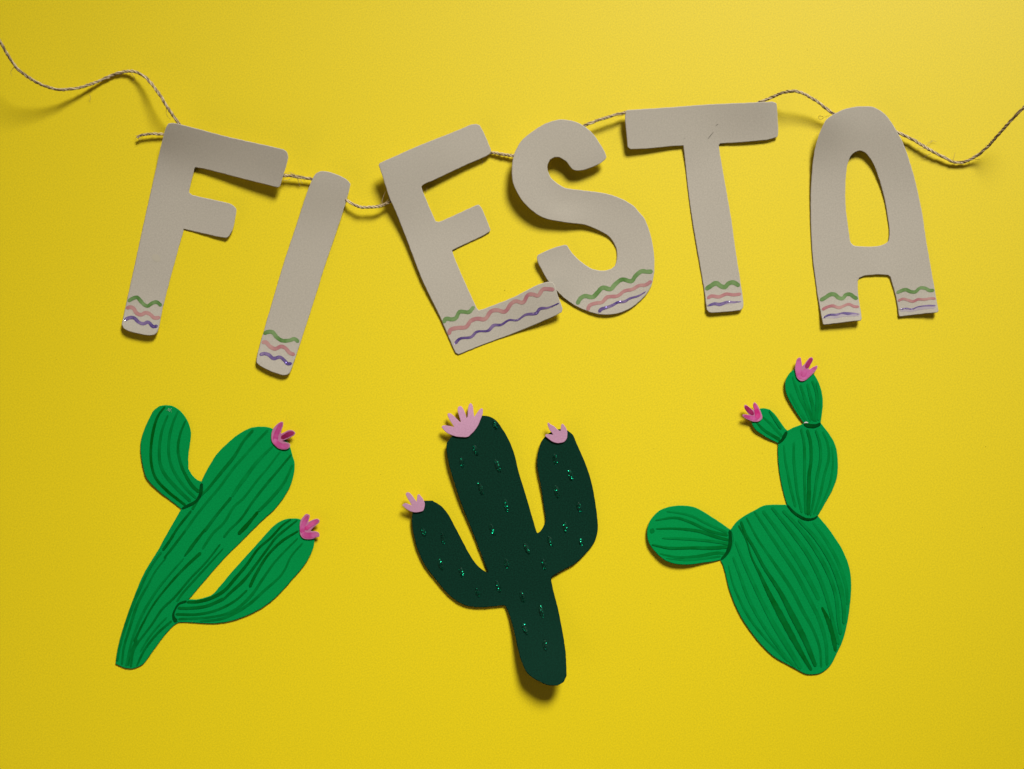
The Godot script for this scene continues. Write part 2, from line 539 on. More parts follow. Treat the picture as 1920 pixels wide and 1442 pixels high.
	var t_line := [1173.6, 207.8, 1176, 206.4, 1250, 201.5, 1334.8, 195.4, 1440, 191, 1448, 190.5, 1456, 193.6, 1457.9, 218.4, 1459, 252, 1457, 257.4, 1441, 261.8, 1388, 267, 1350.7, 269.4, 1347.5, 271.6, 1350.7, 294.6, 1363, 363.6, 1371, 411, 1378.7, 466.6, 1388.4, 529, 1394, 572, 1392, 579, 1387, 581.9, 1364.9, 584.5, 1334, 586.6, 1328.8, 585, 1325, 580.4, 1320.5, 545.7, 1309, 477.7, 1298, 412, 1290.5, 358, 1282.5, 283, 1281, 273.2, 1264, 274, 1210.8, 279, 1182.5, 280, 1177, 276, 1174.5, 248.5, 1172, 222]
	var t_bend := [1174, 208, 22, 1180, 279, 14, 1250, 203, 16, 1330, 196, 14, 1281, 274, 7, 1440, 192, 20, 1456, 195, 17, 1457, 257, 7, 1350, 270, 5, 1285, 320, 3, 1365, 350, 4, 1300, 420, 3, 1375, 440, 3, 1312, 500, 3, 1385, 510, 3, 1319, 550, 3, 1389, 548, 3, 1326, 582, 8, 1391, 580, 8]
	var t_waves := [
		["green_wave", 8.0, [1322.5, 543, 1331.6, 537, 1342.7, 531, 1351, 536, 1359, 538.2, 1366, 531.6, 1374.6, 529.5, 1387.3, 536.4]],
		["pink_wave", 5.2, [1326, 560, 1334, 555, 1348, 556.5, 1362, 551.3, 1374.6, 552.8, 1390, 551]],
		["purple_wave", 5.0, [1327.8, 573, 1340, 569.5, 1349.6, 570.8, 1364.9, 566, 1376, 566.4, 1390, 565.4], [3.5, 6.0, 6.5, 4.5, 3.0, 1.4]],
		["lavender_wash", 4.5, [1349, 572, 1362, 568.6, 1372, 568, 1382, 567.4], [2.0, 4.5, 4.0, 2.0]]]
	var t := letter("T", "card letter T with faint scratches at its crossing", t_line, [], t_bend, t_waves, Vector2(1330, 390), grey, matt, wet, glint)
	var tb := bend(t_bend)
	for sc in [[1327, 261, 1338, 247], [1342, 236, 1347, 232], [1282, 260, 1285, 258]]:
		part("scratch_mark", stroke(pts(sc), [1.0, 1.2, 0.8], tb, t.position, 0.3, lin(0.12, 0.11, 0.09), lin(0.2, 0.18, 0.15), sc[0] * 0.1), matt, t)

	var a_line := [1603, 200.2, 1616.7, 199.5, 1635, 200, 1648, 205.8, 1661.7, 216.7, 1673, 231.7, 1682.5, 248, 1693, 268, 1703, 295, 1715, 335, 1723, 370, 1729, 400, 1736.7, 451.7, 1753, 545, 1759.7, 583, 1757.5, 586, 1730, 588.7, 1687.5, 593.7, 1685.8, 592, 1680, 558, 1673, 531.7, 1669, 519.5, 1665, 516, 1646.7, 515, 1621.7, 517.3, 1611.7, 521, 1608, 526.5, 1609, 550, 1615.8, 596.7, 1614, 601, 1596.7, 603, 1545.8, 609, 1543, 608, 1540, 593, 1531.7, 545, 1523, 473, 1520, 390, 1521.7, 333, 1526.7, 286.7, 1535, 255, 1546.7, 228, 1553, 221, 1565, 213, 1583, 205]
	var a_hole := [1611.7, 283, 1600, 287.5, 1592.5, 297.5, 1587.5, 316.7, 1585, 353, 1585.8, 390, 1588, 410, 1593, 445, 1595.8, 456, 1603, 460.8, 1625, 462.5, 1648, 461, 1661.7, 456, 1666, 452, 1667.5, 431.7, 1664, 404, 1660, 380, 1651.7, 346.7, 1638, 308, 1626.7, 291, 1620, 285]
	var a_bend := [1616, 200, 24, 1555, 222, 31, 1670, 235, 19, 1690, 262, 15, 1612, 275, 14, 1560, 280, 15, 1525, 310, 10, 1522, 400, 4, 1585, 360, 5, 1655, 350, 5, 1720, 360, 4, 1527, 500, 3, 1600, 490, 3, 1650, 515, 5, 1738, 460, 3, 1610, 540, 4, 1680, 555, 3, 1752, 540, 4, 1537, 580, 5, 1611, 573, 6, 1756, 560, 6, 1545, 608, 11, 1614, 600, 14, 1688, 593, 5, 1758, 586, 13]
	var a_waves := [
		["green_wave", 7.0, [1537.5, 563.5, 1546.7, 558.5, 1556.7, 552.2, 1565, 552.2, 1573, 558.5, 1580, 559.4, 1586.7, 552.4, 1595, 552.2, 1601.7, 557.3, 1608.6, 560.3]],
		["pink_wave", 4.6, [1541, 581.2, 1551.7, 575.4, 1561.7, 573.4, 1573, 576.8, 1583, 573.2, 1591.7, 570.4, 1601.7, 574.6, 1611, 575]],
		["purple_wave", 4.5, [1543.5, 595.5, 1555, 590.5, 1568, 590, 1580, 587, 1590, 588, 1600, 587.5, 1612, 589], [2.0, 4.0, 4.5, 3.0, 5.5, 3.0, 1.5]],
		["lavender_wash", 5.0, [1543.5, 596.5, 1555, 593.8, 1568, 594, 1580, 591, 1590, 590.5, 1600, 590.5, 1612, 590.5], [3.0, 5.5, 5.0, 5.5, 5.0, 4.0]],
		["green_wave", 6.0, [1680.8, 549.6, 1688, 546, 1698, 543, 1708, 547, 1716.7, 547, 1725, 540, 1735, 540.5, 1743, 544.6, 1752, 544.2]],
		["pink_wave", 4.0, [1683.6, 564.6, 1693, 560.4, 1703, 562.8, 1711.7, 565.2, 1721.7, 561.2, 1733, 561.5, 1746.7, 559.3, 1754.5, 560.6]],
		["purple_wave", 3.0, [1688, 580.6, 1698, 578.3, 1710, 579.6, 1721.7, 575.2, 1738, 573.2, 1754.5, 573], [1.6, 3.0, 2.4, 2.2, 3.2, 2.8]],
		["lavender_wash", 5.0, [1688, 583.4, 1698, 581.6, 1710, 582, 1721.7, 578.6, 1738, 576, 1754.5, 575.4], [3.0, 4.5, 5.0, 6.5, 6.5, 5.0]]]
	letter("A", "card letter A with a tall oval opening, last of the word", a_line, a_hole, a_bend, a_waves, Vector2(1630, 430), grey, matt, wet, glint)

func letter(_sign: String, label: String, line: Array, hole: Array, ctl: Array, waves: Array, base: Vector2, grey: Material, matt: Material, wet: Material, glint: Material) -> Node3D:
	var o := thing("paper_letter", label, "paper letter", base, "grey card letters strung on the twine")
	var b := bend(ctl)
	var out := wobble(smooth(pts(line), true, 4.0, 0.9), 0.5)
	var cut := wobble(smooth(pts(hole), true, 4.0), 0.5) if hole.size() else PackedVector2Array()
	part("letter_card", sheet(out, cut, b, o.position), grey, o)
	for k in waves.size():
		var w = waves[k]
		var kind: String = w[0]
		var pale := lin(0.19, 0.28, 0.12)
		var deep := lin(0.07, 0.16, 0.035)
		if kind == "pink_wave":
			pale = lin(0.41, 0.235, 0.21)
			deep = lin(0.335, 0.125, 0.14)
		elif kind == "purple_wave":
			pale = lin(0.2, 0.14, 0.26)
			deep = lin(0.042, 0.02, 0.15)
		if kind == "lavender_wash":
			pale = lin(0.385, 0.34, 0.345)
			deep = lin(0.33, 0.275, 0.32)
		var fat := 1.18 if kind == "pink_wave" else 1.05
		var widths: Array = w[3] if w.size() > 3 else [w[1] * fat, w[1] * 1.05 * fat, w[1] * 0.95 * fat, w[1] * fat]
		var path := pts(w[2])
		var ms := part(kind, stroke(path, widths, b, o.position, 0.22 if kind == "lavender_wash" else 0.34 + 0.04 * (k % 3), pale, deep, base.x * 0.013 + k * 3.7), wet if kind == "purple_wave" else matt, o)
		if kind == "purple_wave":
			# a few flecks of glitter lie in the gel ink
			var gl := SurfaceTool.new()
			gl.begin(Mesh.PRIMITIVE_TRIANGLES)
			var dense := smooth(path, false, 2.0)
			for n in 26:
				var u := rng.randf()
				u = u * u
				var q := dense[int(u * (dense.size() - 1))] + Vector2(rng.randf_range(-1.7, 1.7), rng.randf_range(-1.7, 1.7))
				flake(gl, at(q, lift(b, q) + 0.9), rng.randf_range(0.35, 0.75), 0.5, [lin(0.5, 0.42, 0.8), lin(0.25, 0.2, 0.5), lin(0.8, 0.8, 0.9)][n % 3], o.position)
			var g := part("glitter", gl, glint, ms)
			g.set_meta("kind", "stuff")
	return o

func flake(st: SurfaceTool, c: Vector3, r: float, tilt: float, tone: Color, base: Vector3) -> void:
	var a := rng.randf() * TAU
	var n := Vector3(rng.randfn() * tilt, 1.0, rng.randfn() * tilt).normalized()
	var u := n.cross(Vector3(cos(a), 0, sin(a))).normalized()
	var v := n.cross(u)
	var p := []
	for k in 5:
		var t := TAU * k / 5.0
		p.append(c + (u * cos(t) + v * sin(t)) * r * UNIT)
	for k in range(1, 4):
		var w := [p[0], p[k], p[k + 1]]
		if (w[1] - w[0]).cross(w[2] - w[0]).dot(n) > 0.0:
			w = [w[0], w[2], w[1]]
		for x in w:
			st.set_color(tone)
			st.set_normal(n)
			st.add_vertex(x - base)

# ------------------------------------------------------------------ cacti

# dark marker strokes down a green card; rows are [darkness, widths, points]
func ribs(rows: Array, b: Dictionary, o: Node3D, m: Material, tag: float, more := 0.0) -> void:
	var k := 0
	for r in rows:
		var d: float = r[0] + more
		var body := lin(0.001, 0.24, 0.052)
		var deep := lin(0.0005, 0.082, 0.008)
		var low := body.lerp(deep, clampf(d - 0.24, 0.0, 1.0))
		var high := body.lerp(deep, clampf(d + 0.14, 0.0, 1.1))
		part("rib_stroke", stroke(pts(r[2]), wider(r[1]), b, o.position, 0.28 + 0.11 * (k % 7), low, high, tag + k * 2.3, 0.75), m, o)
		k += 1

func wider(w: Array) -> Array:
	var o := []
	for x in w:
		o.append(x * 1.22)
	return o

func seam(called: String, path: Array, thick: Array, b: Dictionary, o: Node3D, m: Material, tag: float) -> void:
	var widths := []
	for w in thick:
		widths.append(w * 0.88)
	part(called, stroke(pts(path), widths, b, o.position, 1.15, lin(0.0008, 0.07, 0.012), lin(0.0005, 0.035, 0.006), tag), m, o)

func flower(line: Array, body: Dictionary, root: Vector2, tip: Vector2, rise: float, o: Node3D, m: Material, petals: Array, wet: Material, gap := 2.6) -> void:
	var b := {"c": body.c, "w": body.w, "base": body, "root": root, "dir": (tip - root).normalized(), "reach": root.distance_to(tip), "gap": gap, "rise": rise}
	var f := part("flower", sheet(wobble(smooth(pts(line), true, 2.0, 0.5), 0.3), PackedVector2Array(), b, o.position, 1.1, 0.6, 6.0), m, o)
	for k in petals.size():
		var p = petals[k]
		var tone: Array = [[lin(0.56, 0.13, 0.34), lin(0.44, 0.05, 0.20)], [lin(0.38, 0.03, 0.13), lin(0.22, 0.008, 0.06)], [lin(0.64, 0.12, 0.34), lin(0.50, 0.02, 0.16)]][p[0]]
		part("painted_petal", stroke(pts(p[2]), p[1], b, o.position, 0.25 + 0.12 * k, tone[0], tone[1], root.x * 0.1 + k, 1.5), wet if p[0] == 1 else wet, f)

func green_cactus(green: Material, matt: Material, pink: Material, wet: Material) -> void:
	var o := thing("paper_cactus", "bright green striped paper cactus with two arms and two pink flowers, under the F", "paper cactus", Vector2(390, 1010), "paper cacti below the word")
	var b := bend([310, 760, 4, 265, 840, 5, 280, 900, 5, 355, 880, 2, 345, 950, 2, 480, 800, 3, 552, 870, 4, 500, 970, 3, 400, 960, 2, 310, 1010, 2, 400, 1060, 2, 255, 1110, 2, 325, 1150, 2, 220, 1245, 3, 265, 1250, 3, 560, 975, 3, 588, 1015, 5, 500, 1060, 2, 500, 1132, 4, 400, 1168, 3])
	var joint_a := [339.4, 954.7, 352.5, 948, 367.5, 939.7, 376, 925.6, 377.8, 908.75, 377.8, 902.75]
	var joint_b := [334.5, 1167.6, 327, 1160.6, 325, 1152, 329, 1141, 335.6, 1132, 353, 1124]
	var back_a := rev(joint_a)
	var back_b := rev(joint_b)
	var arm := [310, 759.7, 298, 761.6, 287.8, 770, 279.4, 785, 269, 809, 264, 828, 264, 850.6, 268, 875, 274.7, 896.6, 296, 920, 320.6, 939.7] + joint_a + [369.4, 899.4, 360, 890, 353.4, 878.75, 353.4, 852.5, 357, 828, 357.75, 807.5, 350.6, 786.9, 337.5, 770, 324.4, 761.6]
	var trunk := [309, 1008, 296, 1031.6, 272, 1071, 254.7, 1110, 239.4, 1154, 226, 1193.5, 219.7, 1222, 216.4, 1244.9, 224, 1249, 235, 1253, 248, 1254, 261, 1250, 270, 1243.8, 287.5, 1219.7, 307, 1193.5, 324.7, 1173.8] + joint_b + [375, 1099, 418.75, 1049, 449.4, 1018.4, 487.5, 980, 517.5, 951.9, 540, 920, 549.4, 895.6, 552.75, 871, 549, 856, 542, 833.75, 530.6, 818.75, 512, 804.7, 502.5, 801, 485.6, 800, 468.75, 802.8, 446, 815, 425.6, 832, 407, 850.6, 393.75, 871, 384.4, 888] + back_a
	var limb := back_b + [327, 1160.6] if false else [353, 1124, 368.4, 1124, 386, 1120, 398, 1114.7, 410, 1101.6, 440.6, 1065.5, 475.6, 1027, 508, 991, 521, 980, 532.5, 974.4, 547.5, 972, 562.5, 973.4, 576, 981, 588, 1000, 589.4, 1018.4, 585, 1033.75, 572, 1057.8, 550, 1084, 528, 1109, 504, 1131, 477.8, 1147.5, 447, 1160.6, 423, 1167, 397, 1169.4, 364, 1168, 344.4, 1167] + joint_b.slice(0, 10)
	for piece in [["trunk", trunk], ["cactus_arm", arm], ["cactus_arm", limb]]:
		part(piece[0], sheet(wobble(smooth(pts(piece[1]), true, 4.0, 0.9), 0.4), PackedVector2Array(), b, o.position), green, o)
	ribs([
		[0.95, [3.0, 4.5, 4.2, 4.0, 4.5, 4.0], [309.5, 762, 296.25, 780, 287.8, 806, 283, 840, 284, 871, 292.5, 897.5, 315, 922, 333.75, 937, 348, 948]],
		[0.5, [3.0, 4.5, 4.5, 5.5, 5.0], [315, 778, 304.7, 804, 299, 837.5, 300, 867.5, 309.4, 890, 330, 914, 357.5, 940.6]],
		[0.4, [3.0, 4.5, 4.0, 4.0, 4.0], [334, 770, 324.4, 792.5, 317.8, 818.75, 316, 845, 320.6, 871, 331.9, 893.75, 350.6, 918, 368, 934.5]],
		[0.68, [2.5, 4.0, 4.0, 4.5, 5.5], [348, 788, 337.5, 815, 333.75, 843, 339.4, 871, 350.6, 895.6, 361.9, 912.5, 374, 923]],
		[0.62, [4.0, 4.0, 5.0, 4.5, 3.5, 4.0], [475, 806, 457.5, 826, 438.75, 856, 416, 884, 390, 916, 375, 931, 360, 955.6]],
		[0.8, [3.5, 3.5, 4.5], [359, 957, 333.75, 989, 318, 1014, 305, 1032]],
		[0.5, [3.0, 3.5, 5.0, 4.5, 4.0], [303, 1035, 294, 1046, 278, 1071, 262, 1105, 251.5, 1127, 240.5, 1157, 229.5, 1191, 222, 1222, 219.5, 1240]],
		[0.42, [4.0, 4.0, 4.0, 4.0], [503, 806, 482, 828, 459, 854, 437, 879, 412.5, 912.5, 390, 939, 367.5, 967, 341, 1004]],
		[0.7, [3.0, 4.0, 4.0, 2.5], [348, 994.4, 324.7, 1025, 307, 1047]],
		[0.55, [2.0, 3.0, 4.5, 4.0, 3.0], [312, 1045, 292, 1070, 276.5, 1098, 258, 1132, 243, 1178, 232, 1215, 228.5, 1247]],
		[0.35, [3.0, 5.0, 6.0, 4.0], [512, 836, 483.75, 863.75, 465, 888, 446, 914, 435, 931]],
		[0.6, [4.0, 4.0, 5.0], [434, 932, 405, 967, 382.5, 997]],
		[0.8, [3.5, 4.5, 5.0, 2.5], [385, 992, 366, 1016, 352, 1035, 345.6, 1043]],
		[0.4, [2.0, 3.5, 4.0, 3.0], [345, 1046, 318, 1077, 296, 1104, 272, 1142, 258, 1172, 246, 1206, 236.5, 1249]],
		[0.45, [2.5, 3.5, 4.0, 4.0], [526, 846, 502.5, 877, 483.75, 899, 455.6, 935, 438.75, 950, 420, 980, 399, 1000.6, 379, 1030]],
		[0.8, [5.0, 4.0, 3.0, 3.0, 4.0], [377, 1036, 351, 1060, 322.5, 1090, 289, 1132, 266.6, 1171.6, 251, 1204]],
		[0.6, [3.5, 4.0, 3.0], [257, 1198, 246, 1222, 240, 1249]],
		[0.62, [3.0, 4.0, 3.5, 3.5], [546.5, 852, 521, 882.5, 498.75, 908.75, 472.5, 942.5, 452, 972.5, 431, 993, 419, 1008]],
		[0.65, [2.5, 3.0, 3.5, 3.0, 3.5], [413, 1020, 386, 1054.4, 357.5, 1084, 327, 1120, 304, 1142, 284, 1171.6, 258, 1206, 250, 1222, 245, 1251]],
		[0.5, [3.0, 4.5, 4.5], [548.5, 871, 532.5, 905, 506, 937, 484, 959]],
		[1.05, [4.0, 4.5, 6.5, 5.0], [484, 959, 465, 982, 455, 993, 446.5, 1001.6]],
		[0.6, [2.0, 3.0, 3.5, 3.5], [419, 1028, 390, 1060, 366, 1086, 342, 1113, 331, 1129]],
		[0.7, [3.5, 3.5, 3.5, 3.0], [322, 1164, 294, 1189, 272, 1217, 256, 1249]],
		[0.5, [2.5, 3.0, 2.5], [313, 1157, 295, 1176, 279, 1196, 263, 1222]],
		[0.9, [2.5, 3.5, 3.5, 4.5, 5.0, 5.0, 4.0], [546, 973.5, 528.75, 985.6, 508, 1008, 484, 1029, 462.5, 1059, 440.6, 1085, 421, 1107, 397, 1121, 372, 1128, 350, 1129]],
		[0.8, [2.5, 3.5, 3.5, 4.0, 5.0, 3.5], [558, 975, 540, 989, 517.5, 1008, 506, 1023, 482, 1055.6, 458, 1087, 430, 1113, 418.75, 1124]],
		[0.75, [4.5, 4.5, 4.0], [421, 1122, 386, 1136.6, 353, 1140.5, 333, 1140]],
		[0.85, [2.5, 4.0, 3.5, 4.5, 5.0], [560, 995, 528, 1015, 502, 1041, 480, 1076, 468, 1101]],
		[0.72, [3.0, 4.0, 4.0], [464, 1106, 440.6, 1126.6, 408, 1143.5, 370.6, 1152, 329, 1152]],
		[0.55, [2.5, 3.5, 4.5, 3.5, 3.5], [558.75, 1009, 532.5, 1035, 513, 1056.6, 493, 1085, 469, 1119, 436, 1146, 397, 1157, 334, 1161]],
		[0.55, [2.5, 3.5, 4.5, 3.0], [567.5, 1018, 545.6, 1043.5, 534.7, 1066.5, 524, 1082, 497, 1106, 464, 1135, 418.75, 1159, 375, 1165]],
	], b, o, matt, 4.0, 0.1)
	seam("joint_line", [341, 953.6] + joint_a.slice(2, 10) + [378.5, 906.0], [4.5, 6.5, 5.5, 7.5, 6.5], b, o, matt, 3.0)
	seam("joint_line", [331.5, 1165.5] + joint_b.slice(2, 10) + [350, 1127], [9.0, 5.0, 3.5, 4.0, 5.0], b, o, matt, 5.0)
	flower([508.9, 814.4, 512, 804.4, 517.7, 797, 522, 793.4, 527.7, 790.5, 530.8, 791.6, 530.8, 798, 528, 806, 526.6, 811.6, 528, 813, 534, 810, 541.6, 806.6, 547.7, 806.6, 552, 809.4, 553.8, 812, 551.6, 816, 545.5, 820, 537.7, 823.8, 532, 826, 528.8, 827.4, 537, 829.4, 543, 832, 544, 836.6, 542, 840, 536.6, 842.7, 528.8, 843, 521, 840.5, 513.9, 834.4, 509.4, 827], b, Vector2(512, 832), Vector2(550, 808), 8.0, o, pink, [
		[0, [9.0, 10.0, 9.0, 8.0, 5.0], [516, 829, 517, 818, 521, 807, 525, 798, 528.5, 793]],
		[0, [8.0, 10.0, 10.0, 8.0], [514, 823, 520, 832, 529, 836.5, 540.5, 836.5]],
		[1, [7.0, 8.5, 8.5, 6.0], [527, 821.5, 535, 817.5, 543, 813.5, 551, 811.5]]], wet)
	flower([562, 984, 564, 975.4, 568.3, 969, 573, 964, 576.6, 963.7, 581, 966, 580.4, 971.5, 578, 979, 583.8, 975.9, 590, 973.4, 596, 973, 599.4, 976, 598.4, 979.8, 592.6, 985, 586, 991, 582, 995.3, 584.8, 996.3, 591.6, 996.3, 596.5, 998, 599, 1002, 598.4, 1006.5, 591.6, 1008.4, 585.8, 1010.8, 576, 1011.6, 568.3, 1009.4, 563.4, 1004, 562, 996], b, Vector2(565, 1000), Vector2(598, 980), 6.0, o, pink, [
		[0, [8.0, 10.0, 9.0, 8.0, 5.0], [567, 1000, 567.5, 989, 570.5, 980, 574.5, 972, 577.5, 967]],
		[0, [9.0, 11.0, 10.0, 8.0], [567, 999, 573, 1003.5, 583, 1004, 595, 1002.5]],
		[2, [8.0, 7.0, 7.5, 5.0], [572, 993, 581, 985.5, 589.5, 979.5, 596.5, 976]]], wet)
	# shiny dried dabs of glue on the tip of the left arm
	var gl := SurfaceTool.new()
	gl.begin(Mesh.PRIMITIVE_TRIANGLES)
	for n in 16:
		var q := Vector2(318 + rng.randfn() * 3.0, 769.5 + rng.randfn() * 2.0)
		flake(gl, at(q, lift(b, q) + 0.8), rng.randf_range(0.5, 0.9), 0.35, lin(0.25, 0.42, 0.28), o.position)
	part("glue_dab", gl, ink(0.2, 0.7), o)

func rev(a: Array) -> Array:
	var o := []
	for i in range(a.size() - 2, -1, -2):
		o.append(a[i])
		o.append(a[i + 1])
	return o

func dark_cactus(dark: Material, pink: Material, glint: Material) -> void:
	var o := thing("paper_cactus", "dark green paper cactus with glitter spines and three pale pink flowers", "paper cactus", Vector2(950, 1030), "paper cacti below the word")
	var line := [904.6, 779.4, 917, 780.8, 929.6, 787.7, 940, 801, 954.6, 826, 965, 853, 973, 886.7, 985.8, 928, 998, 970, 1005.6, 996, 1007.7, 999.6, 1013, 996, 1020, 985.6, 1022.7, 976, 1021, 957.5, 1015, 918, 1007.7, 878, 1007, 861.7, 1010.8, 841, 1015, 828, 1027.5, 813.75, 1042, 806.5, 1052.5, 804.4, 1065, 807.5, 1074.4, 815.8, 1081.7, 832.5, 1098, 870, 1108.75, 903, 1117, 947, 1121, 984.6, 1120, 999, 1115, 1016, 1098, 1037.8, 1076.7, 1057.6, 1053, 1070.5, 1035, 1081, 1033, 1085, 1037, 1105, 1047, 1144.7, 1057, 1198, 1061, 1228, 1062.4, 1267.4, 1057, 1279, 1045, 1286, 1025, 1284, 1005.4, 1275, 989.6, 1263.4, 979.7, 1245.6, 971.8, 1220, 963.9, 1184, 954, 1150.6, 948, 1136.8, 944, 1135.3, 928, 1137, 902.5, 1139, 878.75, 1136.8, 859, 1129, 839, 1113, 815.4, 1085, 797.6, 1061.6, 785.7, 1037.5, 777.5, 1011.7, 772.7, 984.6, 773, 963.75, 777.5, 953, 795, 938.75, 810.8, 938.75, 827.5, 949, 840, 963.75, 852.5, 986.7, 869, 1018, 883.75, 1045, 898.5, 1063.5, 910.4, 1071.9, 915.4, 1074.4, 913.4, 1068.5, 903.8, 1043.5, 885.8, 997, 865, 945, 852.5, 907.5, 842, 872, 836.9, 840.8, 838, 830, 844, 822, 857, 807.5, 870, 792, 886, 782]
	var b := bend([905, 780, 12, 840, 830, 13, 845, 875, 12, 870, 950, 9, 965, 855, 9, 985, 930, 7, 925, 900, 9, 1008, 860, 9, 1052, 805, 11, 1098, 870, 8, 1121, 985, 5, 1110, 1020, 5, 1060, 1067, 7, 1035, 1083, 8, 1020, 985, 5, 785, 945, 13, 773, 985, 10, 800, 1063, 7, 840, 1113, 6, 880, 1137, 6, 840, 965, 8, 905, 1068, 6, 960, 1060, 5, 945, 1135, 6, 1040, 1130, 9, 965, 1190, 15, 1055, 1200, 19, 980, 1245, 28, 1062, 1265, 38, 1030, 1285, 42, 990, 1262, 34])
	part("cactus_card", sheet(wobble(smooth(pts(line), true, 4.0, 0.9), 0.4), PackedVector2Array(), b, o.position, 1.6), dark, o)
	var glue := StandardMaterial3D.new()
	glue.albedo_color = srgb(0.004, 0.03, 0.017)
	glue.roughness = 0.5
	glue.metallic_specular = 0.2
	var spots := [866, 867, 20, 892, 845, 20, 933, 874, 26, 928.5, 797, 18, 901.5, 916, 26, 949, 948, 24, 923, 993, 24, 988, 1029, 24, 1041, 861.7, 20, 1070, 891, 21, 1044, 922, 25, 1085.8, 951, 20, 1059.8, 988.75, 20, 1031.7, 1014.8, 21, 1090, 1016, 15, 794, 998, 19, 830.6, 1009.6, 22, 826.3, 1058.6, 22, 865, 1073.4, 19, 895.6, 1111, 18, 934, 1100, 24, 950, 1056.6, 20, 1020, 1058.6, 21, 979.7, 1120, 21, 1015, 1146.7, 25, 984.6, 1180, 24, 1022, 1209, 24]
	for k in range(0, spots.size(), 3):
		var c := Vector2(spots[k], spots[k + 1])
		var half: float = spots[k + 2] * 0.5
		var ang := deg_to_rad(rng.randf_range(64, 84))
		var ax := Vector2(cos(ang), sin(ang))
		var st := SurfaceTool.new()
		st.begin(Mesh.PRIMITIVE_TRIANGLES)
		dome(st, c, ax, half, rng.randf_range(4.0, 5.2), 1.7, b, o.position, k)
		st.generate_normals()
		var s := part("glitter_spine", st, glue, o)
		var gl := SurfaceTool.new()
		gl.begin(Mesh.PRIMITIVE_TRIANGLES)
		var bright := rng.randf_range(0.45, 1.0)
		for n in 56:
			var u := rng.randf_range(-0.95, 0.95)
			var v := rng.randf_range(-0.9, 0.9) * sqrt(1.0 - u * u)
			var q := c + ax * u * half + Vector2(-ax.y, ax.x) * v * 4.4
			var rise := 1.8 * sqrt(maxf(0.0, 1.0 - u * u - v * v)) + 0.5
			var tone: Color = [lin(0.006, 0.26, 0.12), lin(0.012, 0.4, 0.2), lin(0.002, 0.1, 0.05), lin(0.002, 0.03, 0.018)][n % 4]
			flake(gl, at(q, lift(b, q) + rise), rng.randf_range(0.4, 0.85), 0.3, tone * bright, o.position)
		var g := part("glitter", gl, glint, s)
		g.set_meta("kind", "stuff")
	flower([828, 801, 830.5, 798, 838, 797.9, 849.4, 800.4, 851.7, 801, 846, 792.4, 839.6, 780.4, 839, 775.8, 842.5, 774.6, 848, 777.5, 856, 785, 863, 791.8, 863.7, 790, 859.7, 777.5, 858, 768.3, 859.7, 762.6, 864.3, 761.5, 868.3, 766, 872.9, 777, 874.6, 783.8, 876.3, 782, 877.5, 767, 879.8, 758.5, 882.6, 755.7, 886, 760, 887.8, 773, 889, 781.5, 892.4, 777.5, 898, 769.5, 902.7, 765.5, 905.5, 767, 905, 775.8, 901, 786.7, 896.4, 797.6, 889.5, 807.9, 882.6, 814.8, 876.9, 819.3, 864.3, 819.6, 855, 818.5, 844.8, 815.3, 834.5, 809], b, Vector2(874, 815), Vector2(866, 765), -4.0, o, pink, [], glint, 3.4)
	flower([1021.8, 818, 1023.4, 814.4, 1029, 814.4, 1037.5, 815.3, 1031.4, 807.5, 1027, 798.4, 1026.8, 793.4, 1029, 792, 1031.4, 795, 1039.8, 800, 1045.5, 805.6, 1050.8, 809, 1051.6, 802, 1052.7, 796, 1055, 794.5, 1057.7, 797, 1062.3, 804.8, 1063.8, 811.7, 1063.4, 819, 1061.5, 824.7, 1057, 829, 1051, 830.4, 1045.5, 831, 1040.5, 830, 1033, 826.6], b, Vector2(1048, 829), Vector2(1036, 795), 2.0, o, pink, [], glint, 3.2)
	flower([754, 947.8, 756.5, 945, 760.3, 943.6, 766.4, 945.5, 772, 947.8, 768.7, 941.7, 763.3, 933, 760.6, 926.5, 763, 923.4, 766.4, 923.4, 771, 927, 776.7, 934.8, 781, 941, 782, 934, 783, 928, 786, 926.8, 790, 931.4, 794.6, 938.7, 796.5, 944.8, 795.8, 951, 793.5, 957.4, 788, 959.7, 781, 960.8, 775.5, 960.6, 768.7, 958.5, 761, 954], b, Vector2(788, 958), Vector2(762, 930), 2.0, o, pink, [], glint, 3.2)

func dome(st: SurfaceTool, c: Vector2, ax: Vector2, a: float, w: float, tall: float, b: Dictionary, base: Vector3, tag: int) -> void:
	var side := Vector2(-ax.y, ax.x)
	var rings := []
	for i in 5:
		var r := [1.0, 0.85, 0.6, 0.3, 0.0][i] as float
		var ring := []
		for k in 14:
			var t := TAU * k / 14.0
			var rr := r * (1.0 + 0.22 * wob.get_noise_2d(k * 37.0, tag * 13.0) + 0.1 * wob.get_noise_2d(k * 61.0, tag * 7.0 + i * 50.0))
			var q := c + ax * cos(t) * a * rr + side * sin(t) * w * rr
			ring.append(at(q, lift(b, q) + 0.1 + tall * sqrt(maxf(0.0, 1.0 - r * r)) * (1.0 + 0.4 * wob.get_noise_2d(q.x * 12.0, q.y * 12.0))) - base)
		rings.append(ring)
	st.set_smooth_group(0)
	for i in 4:
		for k in 14:
			var p: Vector3 = rings[i][k]
			var q: Vector3 = rings[i][(k + 1) % 14]
			var r2: Vector3 = rings[i + 1][(k + 1) % 14]
			var s: Vector3 = rings[i + 1][k]
			for w3 in ([[p, q, r2], [p, r2, s]] if i < 3 else [[p, q, s]]):
				var x: Array = w3
				if (x[1] - x[0]).cross(x[2] - x[0]).y > 0.0:
					x = [x[0], x[2], x[1]]
				for v in x:
					st.add_vertex(v)

